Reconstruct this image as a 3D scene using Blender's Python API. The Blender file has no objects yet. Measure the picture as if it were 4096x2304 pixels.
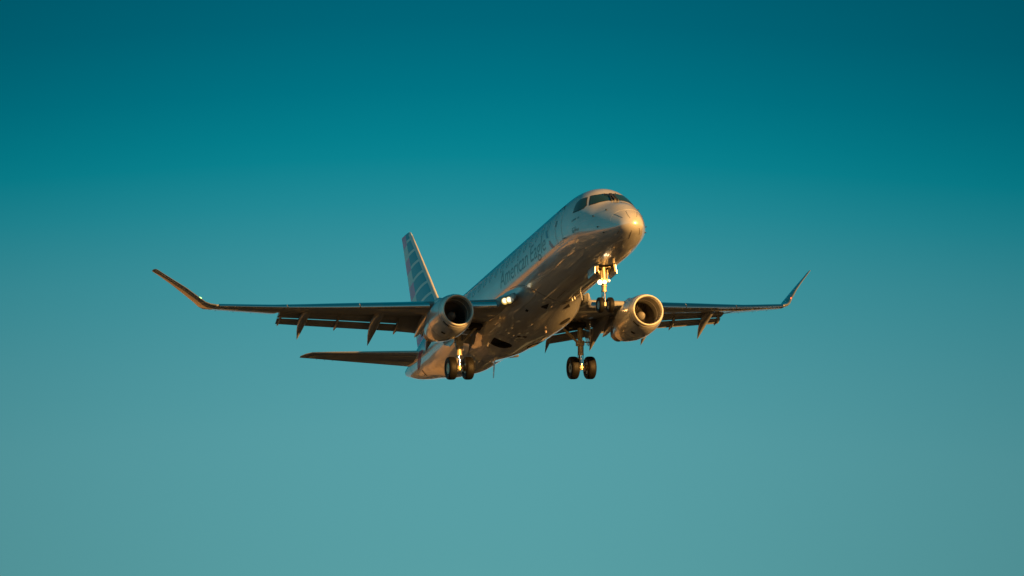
import bpy, bmesh, math, random
from mathutils import Vector, Matrix
import numpy as np
random.seed(7)
sc = bpy.context.scene
R = math.radians

# ------------------------------------------------------------------ camera
ELEV = R(12.44)                       # the camera looks up at the approaching jet
cam_d = bpy.data.cameras.new("camera")
cam = bpy.data.objects.new("camera", cam_d)
sc.collection.objects.link(cam)
cam.location = (0, 0, 1.7)
cam.rotation_euler = (R(90) + ELEV, 0, 0)
cam_d.lens = 36 * 22509.926 / 4096
cam_d.sensor_width = 36
cam_d.clip_start = 0.5
cam_d.clip_end = 200000
sc.camera = cam
# pose of the aircraft as seen from the camera (columns: aft, starboard, up; camera x right, y down, z ahead)
POSE = np.array([[-0.2874295, -0.95504057, -0.07267595],
                 [0.24874832, -0.00115811, -0.96856746],
                 [0.92493705, -0.29647289, 0.23789762]])
DIST = 230.818
OFFC = np.array([0.00151123, 0.00143238, 1.0]) * DIST
C2W = np.array([[1, 0, 0],
                [0, math.sin(ELEV), math.cos(ELEV)],
                [0, -math.cos(ELEV), math.sin(ELEV)]])
BW = C2W @ POSE
# ------------------------------------------------------------------ sky, sun, exposure
SUN_AZ, SUN_EL = 40.5, 8.0            # azimuth to the right of straight behind the camera
world = bpy.data.worlds.new("World")
sc.world = world
world.use_nodes = True
nt = world.node_tree
nt.nodes.clear()
def wn(t, **k):
    n = nt.nodes.new(t)
    for a, b in k.items(): setattr(n, a, b)
    return n
out = wn('ShaderNodeOutputWorld'); bg = wn('ShaderNodeBackground')
tc = wn('ShaderNodeTexCoord'); sep = wn('ShaderNodeSeparateXYZ')
ramp = wn('ShaderNodeValToRGB')
nt.links.new(tc.outputs['Generated'], sep.inputs[0])
# lens falloff put into the sky: arched isophotes, dimmer either side of ahead
def wm(op, a, b):
    n = wn('ShaderNodeMath', operation=op)
    for i, v in enumerate((a, b)):
        if isinstance(v, (int, float)): n.inputs[i].default_value = v
        else: nt.links.new(v, n.inputs[i])
    return n.outputs[0]
xo = wm('DIVIDE', wm('ADD', sep.outputs['X'], 0.008), 0.0906)
x2 = wm('MULTIPLY', xo, xo)
x2 = wm('DIVIDE', x2, wm('ADD', wm('MULTIPLY', x2, 0.45), 1.0))
nt.links.new(wm('ADD', sep.outputs['Z'], wm('MULTIPLY', x2, 0.0085)), ramp.inputs[0])
def srgb(r, g, b):
    f = lambda v: (v/255/12.92 if v/255 <= .04045 else ((v/255+.055)/1.055)**2.4)
    return (f(r), f(g), f(b), 1)
stops = [(0.0, (.80, .50, .36, 1)), (.022, (.46, .50, .47, 1)), (.06, (.24, .47, .51, 1)),
         (.165, srgb(88, 158, 163)), (.190, srgb(86, 158, 165)), (.205, srgb(76, 153, 162)), (.220, srgb(58, 146, 157)),
         (.231, srgb(32, 138, 151)), (.239, srgb(6, 130, 144)), (.250, srgb(0, 115, 132)), (.262, srgb(0, 101, 120)), (.270, srgb(0, 96, 115)),
         (.34, srgb(0, 102, 122)), (.5, srgb(0, 98, 116)), (1.0, srgb(0, 90, 106))]
cr = ramp.color_ramp
while len(cr.elements) < len(stops): cr.elements.new(0.5)
for e, (p, c) in zip(cr.elements, stops): e.position = p
for e, (p, c) in zip(cr.elements, stops): e.color = c
cr.interpolation = 'EASE' if False else 'LINEAR'
# the sky away to the left is paler and hazier
lf = wm('MINIMUM', wm('MAXIMUM', wm('DIVIDE', wm('SUBTRACT', wm('MULTIPLY', sep.outputs['X'], -1.0), 0.16), 0.5), 0.0), 1.0)
lf = wm('MULTIPLY', lf, wm('MAXIMUM', wm('SUBTRACT', 0.95, wm('MULTIPLY', sep.outputs['Z'], 0.9)), 0.0))
hz = wn('ShaderNodeMix', data_type='RGBA'); hz.inputs[7].default_value = (.18, .70, .78, 1)
nt.links.new(lf, hz.inputs[0]); nt.links.new(ramp.outputs[0], hz.inputs[6])
nt.links.new(hz.outputs[2], bg.inputs[0])
SKY = 2**-1.5
nt.links.new(wm('MULTIPLY', wm('SUBTRACT', 1.0, wm('MULTIPLY', x2, 0.26)), SKY), bg.inputs[1])
nt.links.new(bg.outputs[0], out.inputs[0])
sun_d = bpy.data.lights.new("sun", 'SUN')
sun = bpy.data.objects.new("sun", sun_d)
sc.collection.objects.link(sun)
sun_d.energy = 5.0
sun_d.angle = R(0.6)
sun_d.color = (1.0, 0.475, 0.115)
sv = Vector((math.sin(R(SUN_AZ))*math.cos(R(SUN_EL)), -math.cos(R(SUN_AZ))*math.cos(R(SUN_EL)), math.sin(R(SUN_EL))))
sun.rotation_euler = sv.to_track_quat('Z', 'Y').to_euler()
sc.view_settings.view_transform = 'Standard'
sc.view_settings.look = 'None'
sc.view_settings.exposure = 1.5
sc.view_settings.gamma = 1

# ------------------------------------------------------------------ materials
def mat(name, color, rough=.4, metal=0., coat=0., coat_rough=.05, bump=0., bump_scale=3., var=0., var_scale=2., emit=None, emit_s=0., spec=.5, stretch=None):
    m = bpy.data.materials.new(name); m.use_nodes = True
    t = m.node_tree; p = t.nodes['Principled BSDF']
    p.inputs['Base Color'].default_value = (*color, 1)
    p.inputs['Roughness'].default_value = rough
    p.inputs['Metallic'].default_value = metal
    p.inputs['Coat Weight'].default_value = coat
    p.inputs['Coat Roughness'].default_value = coat_rough
    p.inputs['Specular IOR Level'].default_value = spec
    if emit:
        p.inputs['Emission Color'].default_value = (*emit, 1); p.inputs['Emission Strength'].default_value = emit_s
    if bump or var:
        co = t.nodes.new('ShaderNodeTexCoord'); src = co.outputs['Object']
        if stretch:
            mp = t.nodes.new('ShaderNodeMapping'); mp.inputs['Scale'].default_value = stretch
            t.links.new(src, mp.inputs['Vector']); src = mp.outputs[0]
    if bump:
        nz = t.nodes.new('ShaderNodeTexNoise'); nz.inputs['Scale'].default_value = bump_scale; nz.inputs['Detail'].default_value = 2
        bp = t.nodes.new('ShaderNodeBump'); bp.inputs['Strength'].default_value = 1; bp.inputs['Distance'].default_value = bump
        t.links.new(src, nz.inputs['Vector']); t.links.new(nz.outputs[0], bp.inputs['Height'])
        t.links.new(bp.outputs[0], p.inputs['Normal'])
        if coat: t.links.new(bp.outputs[0], p.inputs['Coat Normal'])
    if var:
        nz = t.nodes.new('ShaderNodeTexNoise'); nz.inputs['Scale'].default_value = var_scale; nz.inputs['Detail'].default_value = 6
        mr = t.nodes.new('ShaderNodeMapRange'); mr.inputs[1].default_value = .3; mr.inputs[2].default_value = .7
        mr.inputs[3].default_value = 1-var; mr.inputs[4].default_value = 1+var*.4
        hs = t.nodes.new('ShaderNodeMix'); hs.data_type = 'RGBA'; hs.blend_type = 'MULTIPLY'; hs.inputs[0].default_value = 1
        hs.inputs[6].default_value = (*color, 1)
        t.links.new(src, nz.inputs['Vector']); t.links.new(nz.outputs[0], mr.inputs[0])
        t.links.new(mr.outputs[0], hs.inputs[7]); t.links.new(hs.outputs[2], p.inputs['Base Color'])
    return m
M = {}
M['skin'] = mat('silver_mica_paint', (.60, .615, .63), .31, .42, 1.0, .012, spec=.15, bump=.0003, bump_scale=1.6, var=.10, var_scale=2.5, stretch=(.35, 1.3, 1.3))
M['skin'].node_tree.nodes['Principled BSDF'].inputs['Coat IOR'].default_value = 1.75
M['wing'] = mat('grey_wing_paint', (.27, .285, .30), .42, .05, .7, .05, spec=.25, var=.12, var_scale=3, stretch=(.4, 1.6, 1))
M['winglet'] = mat('winglet_paint', (.13, .15, .165), .3, .0, 1.0, .03)
M['winglet'].node_tree.nodes['Principled BSDF'].inputs['Coat IOR'].default_value = 1.65
M['alu'] = mat('polished_aluminium', (.80, .81, .83), .14, 1.0, bump=.0006, bump_scale=4)
M['dullalu'] = mat('dull_aluminium', (.62, .60, .57), .42, .8)
M['lip'] = mat('polished_lip', (.95, .92, .85), .36, .55)
M['duct'] = mat('inlet_liner', (.30, .30, .29), .45, .1)
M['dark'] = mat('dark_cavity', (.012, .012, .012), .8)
M['seam'] = mat('seam_grey', (.16, .16, .16), .5)
M['gap'] = mat('seal_black', (.02, .02, .022), .5)
M['rubber'] = mat('tyre_rubber', (.0065, .0064, .006), .6, spec=.25, var=.3, var_scale=14)
M['hub'] = mat('wheel_hub_paint', (.55, .56, .56), .4, .2, var=.2, var_scale=9)
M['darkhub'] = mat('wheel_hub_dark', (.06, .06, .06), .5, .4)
M['gear'] = mat('gear_white_paint', (.48, .42, .27), .38, .1, .3, .1, var=.25, var_scale=8)
M['chrome'] = mat('oleo_chrome', (.85, .85, .86), .08, 1.0)
M['brake'] = mat('brake_steel', (.45, .38, .26), .35, .8)
M['hose'] = mat('hose_black', (.03, .03, .03), .5)
M['fan'] = mat('fan_titanium', (.20, .19, .18), .35, .8)
M['spin'] = mat('spinner_paint', (.24, .24, .24), .45, .1)
M['hot'] = mat('exhaust_metal', (.28, .24, .20), .4, .9, var=.3, var_scale=6)
M['glass'] = mat('cockpit_glass', (.012, .035, .04), .04, 0, .5, .02)
M['frame'] = mat('window_seal_and_rim_shade', (.03, .032, .035), .45)
M['pane'] = mat('cabin_pane', (.60, .61, .62), .2, .18, 1.0, .02)
M['pane'].node_tree.nodes['Principled BSDF'].inputs['Coat IOR'].default_value = 1.75
M['ink'] = mat('lettering_grey', (.12, .145, .165), .32, .1, .6, .04)
M['ink2'] = mat('small_print', (.03, .05, .06), .35, .1, .5, .04)
M['blue'] = mat('emblem_blue', (.02, .16, .30), .3, .1, .7, .04)
M['red'] = mat('emblem_red', (.45, .03, .03), .3, .1, .7, .04)
M['doorline'] = mat('door_trim', (.95, .97, .97), .5)
M['white_lamp'] = mat('lit_lamp', (1, 1, 1), .3, emit=(1, .88, .58), emit_s=1.3)
M['halo'] = mat('lamp_halo', (.9, .7, .3), .3, .6, emit=(1, .66, .14), emit_s=.16)  # dim warm emission that paints glare around the landing lights
M['wing_lamp'] = mat('lit_wing_lamp', (1, 1, 1), .3, emit=(1, .92, .68), emit_s=.45)
M['dim_lamp'] = mat('dim_lamp', (1, 1, 1), .3, emit=(1, .85, .55), emit_s=.5)
M['green_lamp'] = mat('green_lamp', (.2, 1, .4), .3, emit=(.45, 1, .30), emit_s=1.1)
M['red_lamp'] = mat('red_lamp', (1, .2, .1), .3, emit=(1, .13, .06), emit_s=.8)
M['strip'] = mat('diverter_strip', (.10, .07, .04), .4, .5)
M['bayzinc'] = mat('bay_primer', (.20, .19, .10), .6)

def fin_material():
    # flag stripes: blue bars ahead of the rudder line, red bars on the rudder, silver between
    m = bpy.data.materials.new('striped_tail_paint'); m.use_nodes = True
    t = m.node_tree; p = t.nodes['Principled BSDF']; L = t.links
    p.inputs['Roughness'].default_value = .32; p.inputs['Metallic'].default_value = .15
    p.inputs['Coat Weight'].default_value = .12; p.inputs['Coat Roughness'].default_value = .05; p.inputs['Specular IOR Level'].default_value = .3
    co = t.nodes.new('ShaderNodeTexCoord'); sp = t.nodes.new('ShaderNodeSeparateXYZ'); L.new(co.outputs['Object'], sp.inputs[0])
    def mth(op, a, b=None, c=None):
        n = t.nodes.new('ShaderNodeMath'); n.operation = op
        for i, v in enumerate((a, b, c)):
            if v is None: continue
            if isinstance(v, (int, float)): n.inputs[i].default_value = v
            else: L.new(v, n.inputs[i])
        return n.outputs[0]
    X, Z = sp.outputs['X'], sp.outputs['Z']
    hinge = mth('MULTIPLY_ADD', Z, .352, 28.27)                 # s of the rudder line at this height
    dx = mth('SUBTRACT', X, hinge)                              # >0 on the rudder
    le = mth('MULTIPLY_ADD', Z, .880, 24.00)                    # leading edge s
    dl = mth('SUBTRACT', X, le)
    # bars bow gently: higher at the front
    zz = mth('ADD', Z, mth('MULTIPLY', mth('MULTIPLY', dl, dl), .030))
    zz = mth('ADD', zz, mth('MULTIPLY', dl, -.03))
    ph = mth('DIVIDE', mth('SUBTRACT', 6.92, zz), .62)
    fr = mth('FRACT', ph)
    blue = mth('MULTIPLY', mth('LESS_THAN', fr, .80), mth('MULTIPLY', mth('LESS_THAN', dx, -.02), mth('GREATER_THAN', dl, .26)))
    zr = mth('ADD', Z, mth('MULTIPLY', dx, .10))
    fr2 = mth('FRACT', mth('DIVIDE', mth('SUBTRACT', 6.86, zr), 1.22))
    red = mth('MULTIPLY', mth('LESS_THAN', fr2, .50), mth('GREATER_THAN', dx, -.02))
    mx = t.nodes.new('ShaderNodeMix'); mx.data_type = 'RGBA'
    mx.inputs[6].default_value = (.64, .78, .80, 1); mx.inputs[7].default_value = (.0, .37, .55, 1)
    L.new(blue, mx.inputs[0])
    mx2 = t.nodes.new('ShaderNodeMix'); mx2.data_type = 'RGBA'
    L.new(mx.outputs[2], mx2.inputs[6]); mx2.inputs[7].default_value = (.78, .30, .56, 1); L.new(red, mx2.inputs[0])
    L.new(mx2.outputs[2], p.inputs['Base Color'])
    return m
M['tail'] = fin_material()

# ------------------------------------------------------------------ mesh helpers
OFF = Vector((15.7, 0, -3.36))        # body point of the aircraft's origin (under the main wheels)
class MB:
    def __init__(s): s.v = []; s.f = []; s.m = []
    def add(s, vs, fs, mi=0):
        o = len(s.v); s.v += [tuple(v) for v in vs]; s.f += [tuple(i+o for i in f) for f in fs]; s.m += [mi]*len(fs); return s
    def loft(s, rings, cap=(True, True), mi=0, closed=True):
        n = len(rings[0]); vs = [p for r in rings for p in r]; fs = []
        for i in range(len(rings)-1):
            for j in range(n if closed else n-1):
                a = i*n+j; b = i*n+(j+1) % n
                fs.append((a, b, b+n, a+n))
        if closed and cap[0]: fs.append(tuple(range(n))[::-1])
        if closed and cap[1]: fs.append(tuple(range((len(rings)-1)*n, len(rings)*n)))
        return s.add(vs, fs, mi)
    def revolve(s, prof, c, n=64, mi=0):     # prof: (d aft, r) about the fore-aft axis through c
        rings = [[(c[0]+d, c[1]+r*math.sin(2*math.pi*k/n), c[2]+r*math.cos(2*math.pi*k/n)) for k in range(n)] for d, r in prof]
        return s.loft(rings, (False, False), mi)
    def tube(s, a, b, r0, r1=None, n=14, mi=0):
        a = Vector(a); b = Vector(b); r1 = r0 if r1 is None else r1
        d = (b-a).normalized(); u = d.orthogonal().normalized(); w = d.cross(u)
        ring = lambda c, r: [tuple(c+u*(r*math.cos(2*math.pi*k/n))+w*(r*math.sin(2*math.pi*k/n))) for k in range(n)]
        return s.loft([ring(a, r0), ring(b, r1)], mi=mi)
    def poly(s, pts, r, n=10, mi=0):
        for a, b in zip(pts, pts[1:]): s.tube(a, b, r, n=n, mi=mi)
        return s
    def box(s, c, h, mi=0, rot=None):
        c = Vector(c); q = rot or Matrix.Identity(3)
        vs = [c + q @ Vector((x*h[0], y*h[1], z*h[2])) for x in (-1, 1) for y in (-1, 1) for z in (-1, 1)]
        return s.add(vs, [(0, 1, 3, 2), (4, 6, 7, 5), (0, 4, 5, 1), (2, 3, 7, 6), (0, 2, 6, 4), (1, 5, 7, 3)], mi)
    def prism(s, pts, dvec, mi=0):           # thin plate: polygon pushed along dvec
        n = len(pts); d = Vector(dvec); vs = [Vector(p) for p in pts] + [Vector(p)+d for p in pts]
        fs = [tuple(range(n))[::-1], tuple(range(n, 2*n))] + [(i, (i+1) % n, (i+1) % n+n, i+n) for i in range(n)]
        return s.add(vs, fs, mi)
    def flip(s):                             # mirror to the port side
        s.v = [(x, -y, z) for x, y, z in s.v]; s.f = [f[::-1] for f in s.f]; return s
    def build(s, name, mats, parent=None, smooth=True, angle=35):
        me = bpy.data.meshes.new(name)
        me.from_pydata(s.v, [], s.f)
        bm = bmesh.new(); bm.from_mesh(me)
        for f, mi in zip(bm.faces, s.m): f.material_index = mi
        bmesh.ops.remove_doubles(bm, verts=bm.verts, dist=1e-5)
        bmesh.ops.recalc_face_normals(bm, faces=bm.faces)
        if smooth:
            for f in bm.faces: f.smooth = True
            for e in bm.edges:
                if len(e.link_faces) == 2 and e.calc_face_angle(0) > R(angle): e.smooth = False
        bm.to_mesh(me); bm.free()
        for m in (mats if isinstance(mats, (list, tuple)) else [mats]): me.materials.append(m)
        o = bpy.data.objects.new(name, me); sc.collection.objects.link(o)
        if parent:
            o.parent = parent
            if parent.type == 'EMPTY': o.location = -OFF
        return o
def interp(xs, ys, x):
    return float(np.interp(x, xs, ys))
def pchip(xs, ys, x):
    n = len(xs)
    if x <= xs[0]: return ys[0]
    if x >= xs[-1]: return ys[-1]
    h = [xs[i+1]-xs[i] for i in range(n-1)]; d = [(ys[i+1]-ys[i])/h[i] for i in range(n-1)]
    def m(i):
        if i == 0: return d[0]
        if i == n-1: return d[-1]
        if d[i-1]*d[i] <= 0: return 0.
        w1 = 2*h[i]+h[i-1]; w2 = h[i]+2*h[i-1]; return (w1+w2)/(w1/d[i-1]+w2/d[i])
    i = 0
    while x > xs[i+1]: i += 1
    t = (x-xs[i])/h[i]
    return (1+2*t)*(1-t)**2*ys[i]+t*(1-t)**2*h[i]*m(i)+t*t*(3-2*t)*ys[i+1]+t*t*(t-1)*h[i]*m(i+1)

# ------------------------------------------------------------------ setting out of frame: ground, hills, town (seen mirrored in the paint)
def ground_material():
    m = bpy.data.materials.new('dry_ground'); m.use_nodes = True
    t = m.node_tree; p = t.nodes['Principled BSDF']; L = t.links
    co = t.nodes.new('ShaderNodeTexCoord')
    v = t.nodes.new('ShaderNodeTexVoronoi'); v.inputs['Scale'].default_value = 1/16
    n = t.nodes.new('ShaderNodeTexNoise'); n.inputs['Scale'].default_value = 1/70; n.inputs['Detail'].default_value = 8
    L.new(co.outputs['Object'], v.inputs['Vector']); L.new(co.outputs['Object'], n.inputs['Vector'])
    r1 = t.nodes.new('ShaderNodeValToRGB'); e = r1.color_ramp.elements
    e[0].position = .35; e[0].color = (.010, .018, .026, 1); e[1].position = .85; e[1].color = (.05, .075, .10, 1)
    L.new(n.outputs[0], r1.inputs[0])
    r2 = t.nodes.new('ShaderNodeValToRGB'); e = r2.color_ramp.elements
    e[0].position = .25; e[0].color = (.10, .09, .08, 1); e[1].position = .95; e[1].color = (1, .9, .75, 1)
    sp = t.nodes.new('ShaderNodeSeparateColor'); L.new(v.outputs['Color'], sp.inputs[0]); L.new(sp.outputs[0], r2.inputs[0])
    mx = t.nodes.new('ShaderNodeMix'); mx.data_type = 'RGBA'; mx.blend_type = 'MULTIPLY'; mx.inputs[0].default_value = .85
    L.new(r1.outputs[0], mx.inputs[6]); L.new(r2.outputs[0], mx.inputs[7]); L.new(mx.outputs[2], p.inputs['Base Color'])
    p.inputs['Roughness'].default_value = .9
    return m
def setting(name, mb, m, kind, label=None, cat=None):
    o = mb.build(name, m, None, smooth=False); o['kind'] = kind
    if label: o['label'] = label
    if cat: o['category'] = cat
    return o
g = MB(); n = 48
g.add([(0, 0, 0)] + [(45000*math.cos(2*math.pi*k/n), 45000*math.sin(2*math.pi*k/n), 0) for k in range(n)], [(0, k+1, (k+1) % n+1) for k in range(n)])
setting('ground', g, ground_material(), 'structure')
hm = mat('dry_hill', (.34, .26, .18), .95, var=.6, var_scale=.03)
h = MB(); rings = []
NA = 220
for ri, rr in enumerate((5200, 5900, 6600, 7400, 8600)):
    ring = []
    for k in range(NA):
        a = 2*math.pi*k/NA
        hh = (0, .45, 1, .75, 0)[ri]*(190+150*math.sin(3*a+1)+90*math.sin(7*a+2)+50*math.sin(17*a)+random.uniform(-30, 30))
        rj = rr + 300*math.sin(5*a+ri)
        # open towards the sun side, where the land lies flat
        d = abs((a-math.atan2(sv.y, sv.x)+math.pi) % (2*math.pi)-math.pi)
        hh *= min(1, max(0, (d-.9)/.5))
        ring.append((rj*math.cos(a), rj*math.sin(a), max(hh, 0)-2))
    rings.append(ring)
h.loft(rings, (False, False), mi=1)
# a low sunlit bluff to the left of the approach
rows = []
for q_ in range(5):
    row = []
    for k in range(61):
        a = R(94+72*k/60); w_ = 40*math.sin(9*a)+25*math.sin(23*a+1)
        hh = (56+14*math.sin(13*a)+9*math.sin(31*a+2))*min(1, k/8, (60-k)/8)
        row.append(((540+w_, 640+w_*.8, 760, 950, 1200)[q_]*math.cos(a), (540+w_, 640+w_*.8, 760, 950, 1200)[q_]*math.sin(a), (-.5, hh*.8, hh, hh*.9, -.5)[q_]))
    rows.append(row)
h.loft(rows, (False, False), closed=False)
setting('hills', h, [hm, mat('wooded_hill', (.035, .042, .045), .95, var=.5, var_scale=.004)], 'structure')
tm = [mat('town_render', c, .85, var=.3, var_scale=.02) for c in ((.055, .085, .13), (.022, .036, .055), (.55, .52, .47), (.010, .015, .020), (.004, .008, .010), (.20, .22, .25))]
tw = MB()
def house(x, y, w, d, hh, a, mi):
    q = Matrix.Rotation(a, 3, 'Z')
    if mi >= 3 or hh > 9:
        tw.box((x, y, hh/2), (w, d, hh/2), mi, q)
    else:
        P = lambda px, py, pz: Vector((x, y, 0)) + q @ Vector((px, py, pz))
        vs = [P(-w, -d, 0), P(w, -d, 0), P(w, d, 0), P(-w, d, 0), P(-w, -d, hh), P(w, -d, hh), P(w, d, hh), P(-w, d, hh), P(-w, 0, hh*1.5), P(w, 0, hh*1.5)]
        tw.add(vs, [(0, 1, 5, 4), (1, 2, 6, 9, 5), (2, 3, 7, 6), (3, 0, 4, 8, 7)], mi)
        tw.add(vs, [(4, 5, 9, 8), (6, 7, 8, 9)], 3 if random.random() < .6 else 1)
def clump(x, y):                     # built-up blocks and wooded patches alternate
    return math.sin(x/31+1.3)*math.sin(y/57+.4)+.7*math.sin(x/83+y/131)+.6*math.sin(x/15-y/23)
for k in range(8500):
    r = 420 + 3300*random.random()**1.5; a = random.uniform(-.35, math.pi+.75)
    x, y = r*math.cos(a), r*math.sin(a); c_ = clump(x, y)
    if 440 < r < 1300 and R(92) < a < R(168): continue
    if c_ < .15:
        for q_ in range(2):
            u = random.uniform(2.5, 7); tw.box((x+random.uniform(-9, 9), y+random.uniform(-9, 9), u*.9), (u, u*random.uniform(.6, 1.2), u*random.uniform(.8, 1.3)), 4, Matrix.Rotation(random.random()*3, 3, 'Z'))
    elif random.random() < .5:
        big = c_ > 1.0
        house(x, y, random.uniform(6, 12)*(1.8 if big else 1), random.uniform(5, 8)*(1.5 if big else 1), random.uniform(3.5, 6)*(1.7 if big else 1), random.choice((.3, .3+math.pi/2))+random.gauss(0, .08), random.choice((0, 0, 2, 1)) if big else random.choice((0, 1, 1, 0, 1, 2, 2, 3)))
for k in range(4200):                 # small sheds, parked cars and low bushes on the near plain
    r = 225+420*random.random(); a = random.uniform(.2, math.pi-.1)
    if r > 440 and a > R(92): continue
    u = random.uniform(.8, 2.3)
    tw.box((r*math.cos(a), r*math.sin(a), u*.55), (u, u*random.uniform(.5, 1.1), u*.55), random.choice((2, 5, 5, 5, 0, 0, 1, 3, 4, 4, 4, 4)), Matrix.Rotation(random.random()*3, 3, 'Z'))
setting('distant_town', tw, tm, 'stuff', 'far-off town of low tan houses, sheds and dark trees on the plain', 'town')

# ------------------------------------------------------------------ the aircraft
jet = bpy.data.objects.new('passenger_jet', None); sc.collection.objects.link(jet)
jet['label'] = 'silver twin-engine passenger jet with striped tail, wheels down, against teal sky'
jet['category'] = 'airplane'
jet.empty_display_size = 2
cpos = OFFC + POSE @ (np.array(OFF) - np.array([15., 0, 0]))
wpos = C2W @ cpos + np.array([0, 0, 1.7])
mw = Matrix([[BW[i][0], BW[i][1], BW[i][2], wpos[i]] for i in range(3)] + [[0, 0, 0, 1]])
loc, rot, _ = mw.decompose()
jet.location = loc; jet.rotation_mode = 'QUATERNION'; jet.rotation_quaternion = rot
def part(name, mb, m, parent=None, label=None, **k):
    o = mb.build(name, m, parent or jet, **k)
    if label: o['label'] = label
    return o

# ---- fuselage: body coordinates are x = metres aft of the nose, y = starboard, z = up
ZN = -.90
TOP = [(0, ZN), (.25, -.45), (.6, -.17), (1.1, .14), (1.96, .485), (2.65, .96), (3.3, 1.34), (4, 1.52), (5, 1.62), (6.5, 1.64), (23, 1.64), (27, 1.5), (30, 1.15), (31.65, .97)]
BOT = [(0, ZN), (.25, -1.2), (.6, -1.31), (1.1, -1.41), (1.8, -1.50), (2.6, -1.55), (3.4, -1.58), (4.5, -1.60), (6.5, -1.62), (19.5, -1.62), (21.5, -1.57), (24, -1.25), (27, -.62), (29, -.18), (30.4, .18), (31.65, .58)]
WID = [(0, 0), (.25, .42), (.6, .59), (1.1, .79), (1.8, 1.03), (2.6, 1.22), (3.5, 1.41), (4.6, 1.48), (6.5, 1.505), (20, 1.505), (23, 1.4), (26, 1.08), (29, .63), (31.65, .2)]
sq = lambda L: ([math.sqrt(a) for a, b in L], [b for a, b in L])
_T, _B, _W = sq(TOP), sq(BOT), sq(WID)
def prof(s):
    q = math.sqrt(max(s, 0)); k = min(max(s/5, 0), 1); zc = ZN+(-.05-ZN)*k*k*(3-2*k)
    if s > 20: zc = -.05+.82*min((s-20)/11.65, 1)**1.3
    return pchip(*_T, q), pchip(*_B, q), pchip(*_W, q), zc
def fus(s, th):                       # th 0 = crown, +90 = starboard
    zt, zb, w, zc = prof(s); c = math.cos(th)
    return Vector((s, w*math.sin(th), zc+((zt-zc) if c > 0 else (zc-zb))*c))
def fus_n(s, th):
    a = fus(s+.02, th)-fus(max(s-.02, .0005), th); b = fus(s, th+.02)-fus(s, th-.02)
    nn = a.cross(b).normalized()
    ctr = Vector((s+.4 if s < 1 else s, 0, prof(s)[3]))
    return nn if nn.dot(fus(s, th)-ctr) > 0 else -nn
ss = [1.5*(k/22)**2 for k in range(1, 23)] + [1.5+k*.125 for k in range(1, 41)] + [6.5+.5*k for k in range(1, 28)] + [20+.3*k for k in range(1, 39)] + [31.65]
NT = 96
mb = MB()
rings = [[tuple(fus(s, 2*math.pi*k/NT)) for k in range(NT)] for s in ss]
mb.loft(rings, (False, False))
mb.add([(0, 0, ZN)] + rings[0], [(0, 1+k, 1+(k+1) % NT) for k in range(NT)])
zt, zb, w, zc = prof(31.65)
mb.add([(31.55, 0, zc)] + [tuple(Vector((31.55, 0, zc)) + (Vector(p)-Vector((31.65, 0, zc)))*.75 + Vector((-.1, 0, 0))*0) for p in rings[-1]] + rings[-1],
       [(1+k, 1+(k+1) % NT, 1+NT+(k+1) % NT, 1+NT+k) for k in range(NT)] + [(0, 1+k, 1+(k+1) % NT) for k in range(NT)])
fuselage = part('fuselage', mb, M['skin'])

# ---- sheet markings that follow the fuselage skin
def skin_sheet(name, polys, m, off=.004, parent=None, gs=.10, gt=4., bm=None, label=None):
    """polys: list of (points (s, theta deg), material index); laid on the skin"""
    if bm is None:
        bm = bmesh.new()
        for pts, mi in polys:
            f = bm.faces.new([bm.verts.new((s, th, 0)) for s, th in pts]); f.material_index = mi
    def cut(axis, step):
        vals = [v.co[axis] for v in bm.verts]; k = math.floor(min(vals)/step)+1
        while k*step < max(vals):
            co = [0, 0, 0]; co[axis] = k*step; no = [0, 0, 0]; no[axis] = 1
            bmesh.ops.bisect_plane(bm, geom=bm.verts[:]+bm.edges[:]+bm.faces[:], plane_co=co, plane_no=no)
            k += 1
    cut(0, gs); cut(1, gt)
    bmesh.ops.triangulate(bm, faces=[f for f in bm.faces if len(f.verts) > 4])
    for v in bm.verts:
        s, th, e = v.co; th = R(th)
        v.co = fus(s, th) + fus_n(s, th)*(off+e)
    me = bpy.data.meshes.new(name)
    for f in bm.faces: f.smooth = True
    bm.to_mesh(me); bm.free()
    for x in (m if isinstance(m, (list, tuple)) else [m]): me.materials.append(x)
    o = bpy.data.objects.new(name, me); sc.collection.objects.link(o)
    o.parent = parent or fuselage
    if label: o['label'] = label
    # make the sheet face outwards
    b2 = bmesh.new(); b2.from_mesh(me)
    for f in b2.faces:
        c = f.calc_center_median()
        if f.normal.dot(c-Vector((c.x+.3 if c.x < 1 else c.x, 0, prof(c.x)[3]))) < 0: f.normal_flip()
    b2.to_mesh(me); b2.free()
    return o
def ribbon(pts, w, closed=False):
    """outline of a (s,theta) polyline as quads; w metres wide"""
    out = []; n = len(pts); segs = n if closed else n-1
    P = [Vector((s, R(th)*1.5)) for s, th in pts]
    nor = []
    for i in range(n):
        a = P[(i-1) % n] if (closed or i > 0) else P[i]; b = P[(i+1) % n] if (closed or i < n-1) else P[i]
        d = (b-a).normalized(); nor.append(Vector((-d.y, d.x)))
    q = lambda v: (v.x, math.degrees(v.y/1.5))
    for i in range(segs):
        j = (i+1) % n
        out.append(([q(P[i]+nor[i]*w/2), q(P[j]+nor[j]*w/2), q(P[j]-nor[j]*w/2), q(P[i]-nor[i]*w/2)], 0))
    return out
mir = lambda pts: [(s, -th) for s, th in pts][::-1]
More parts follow.
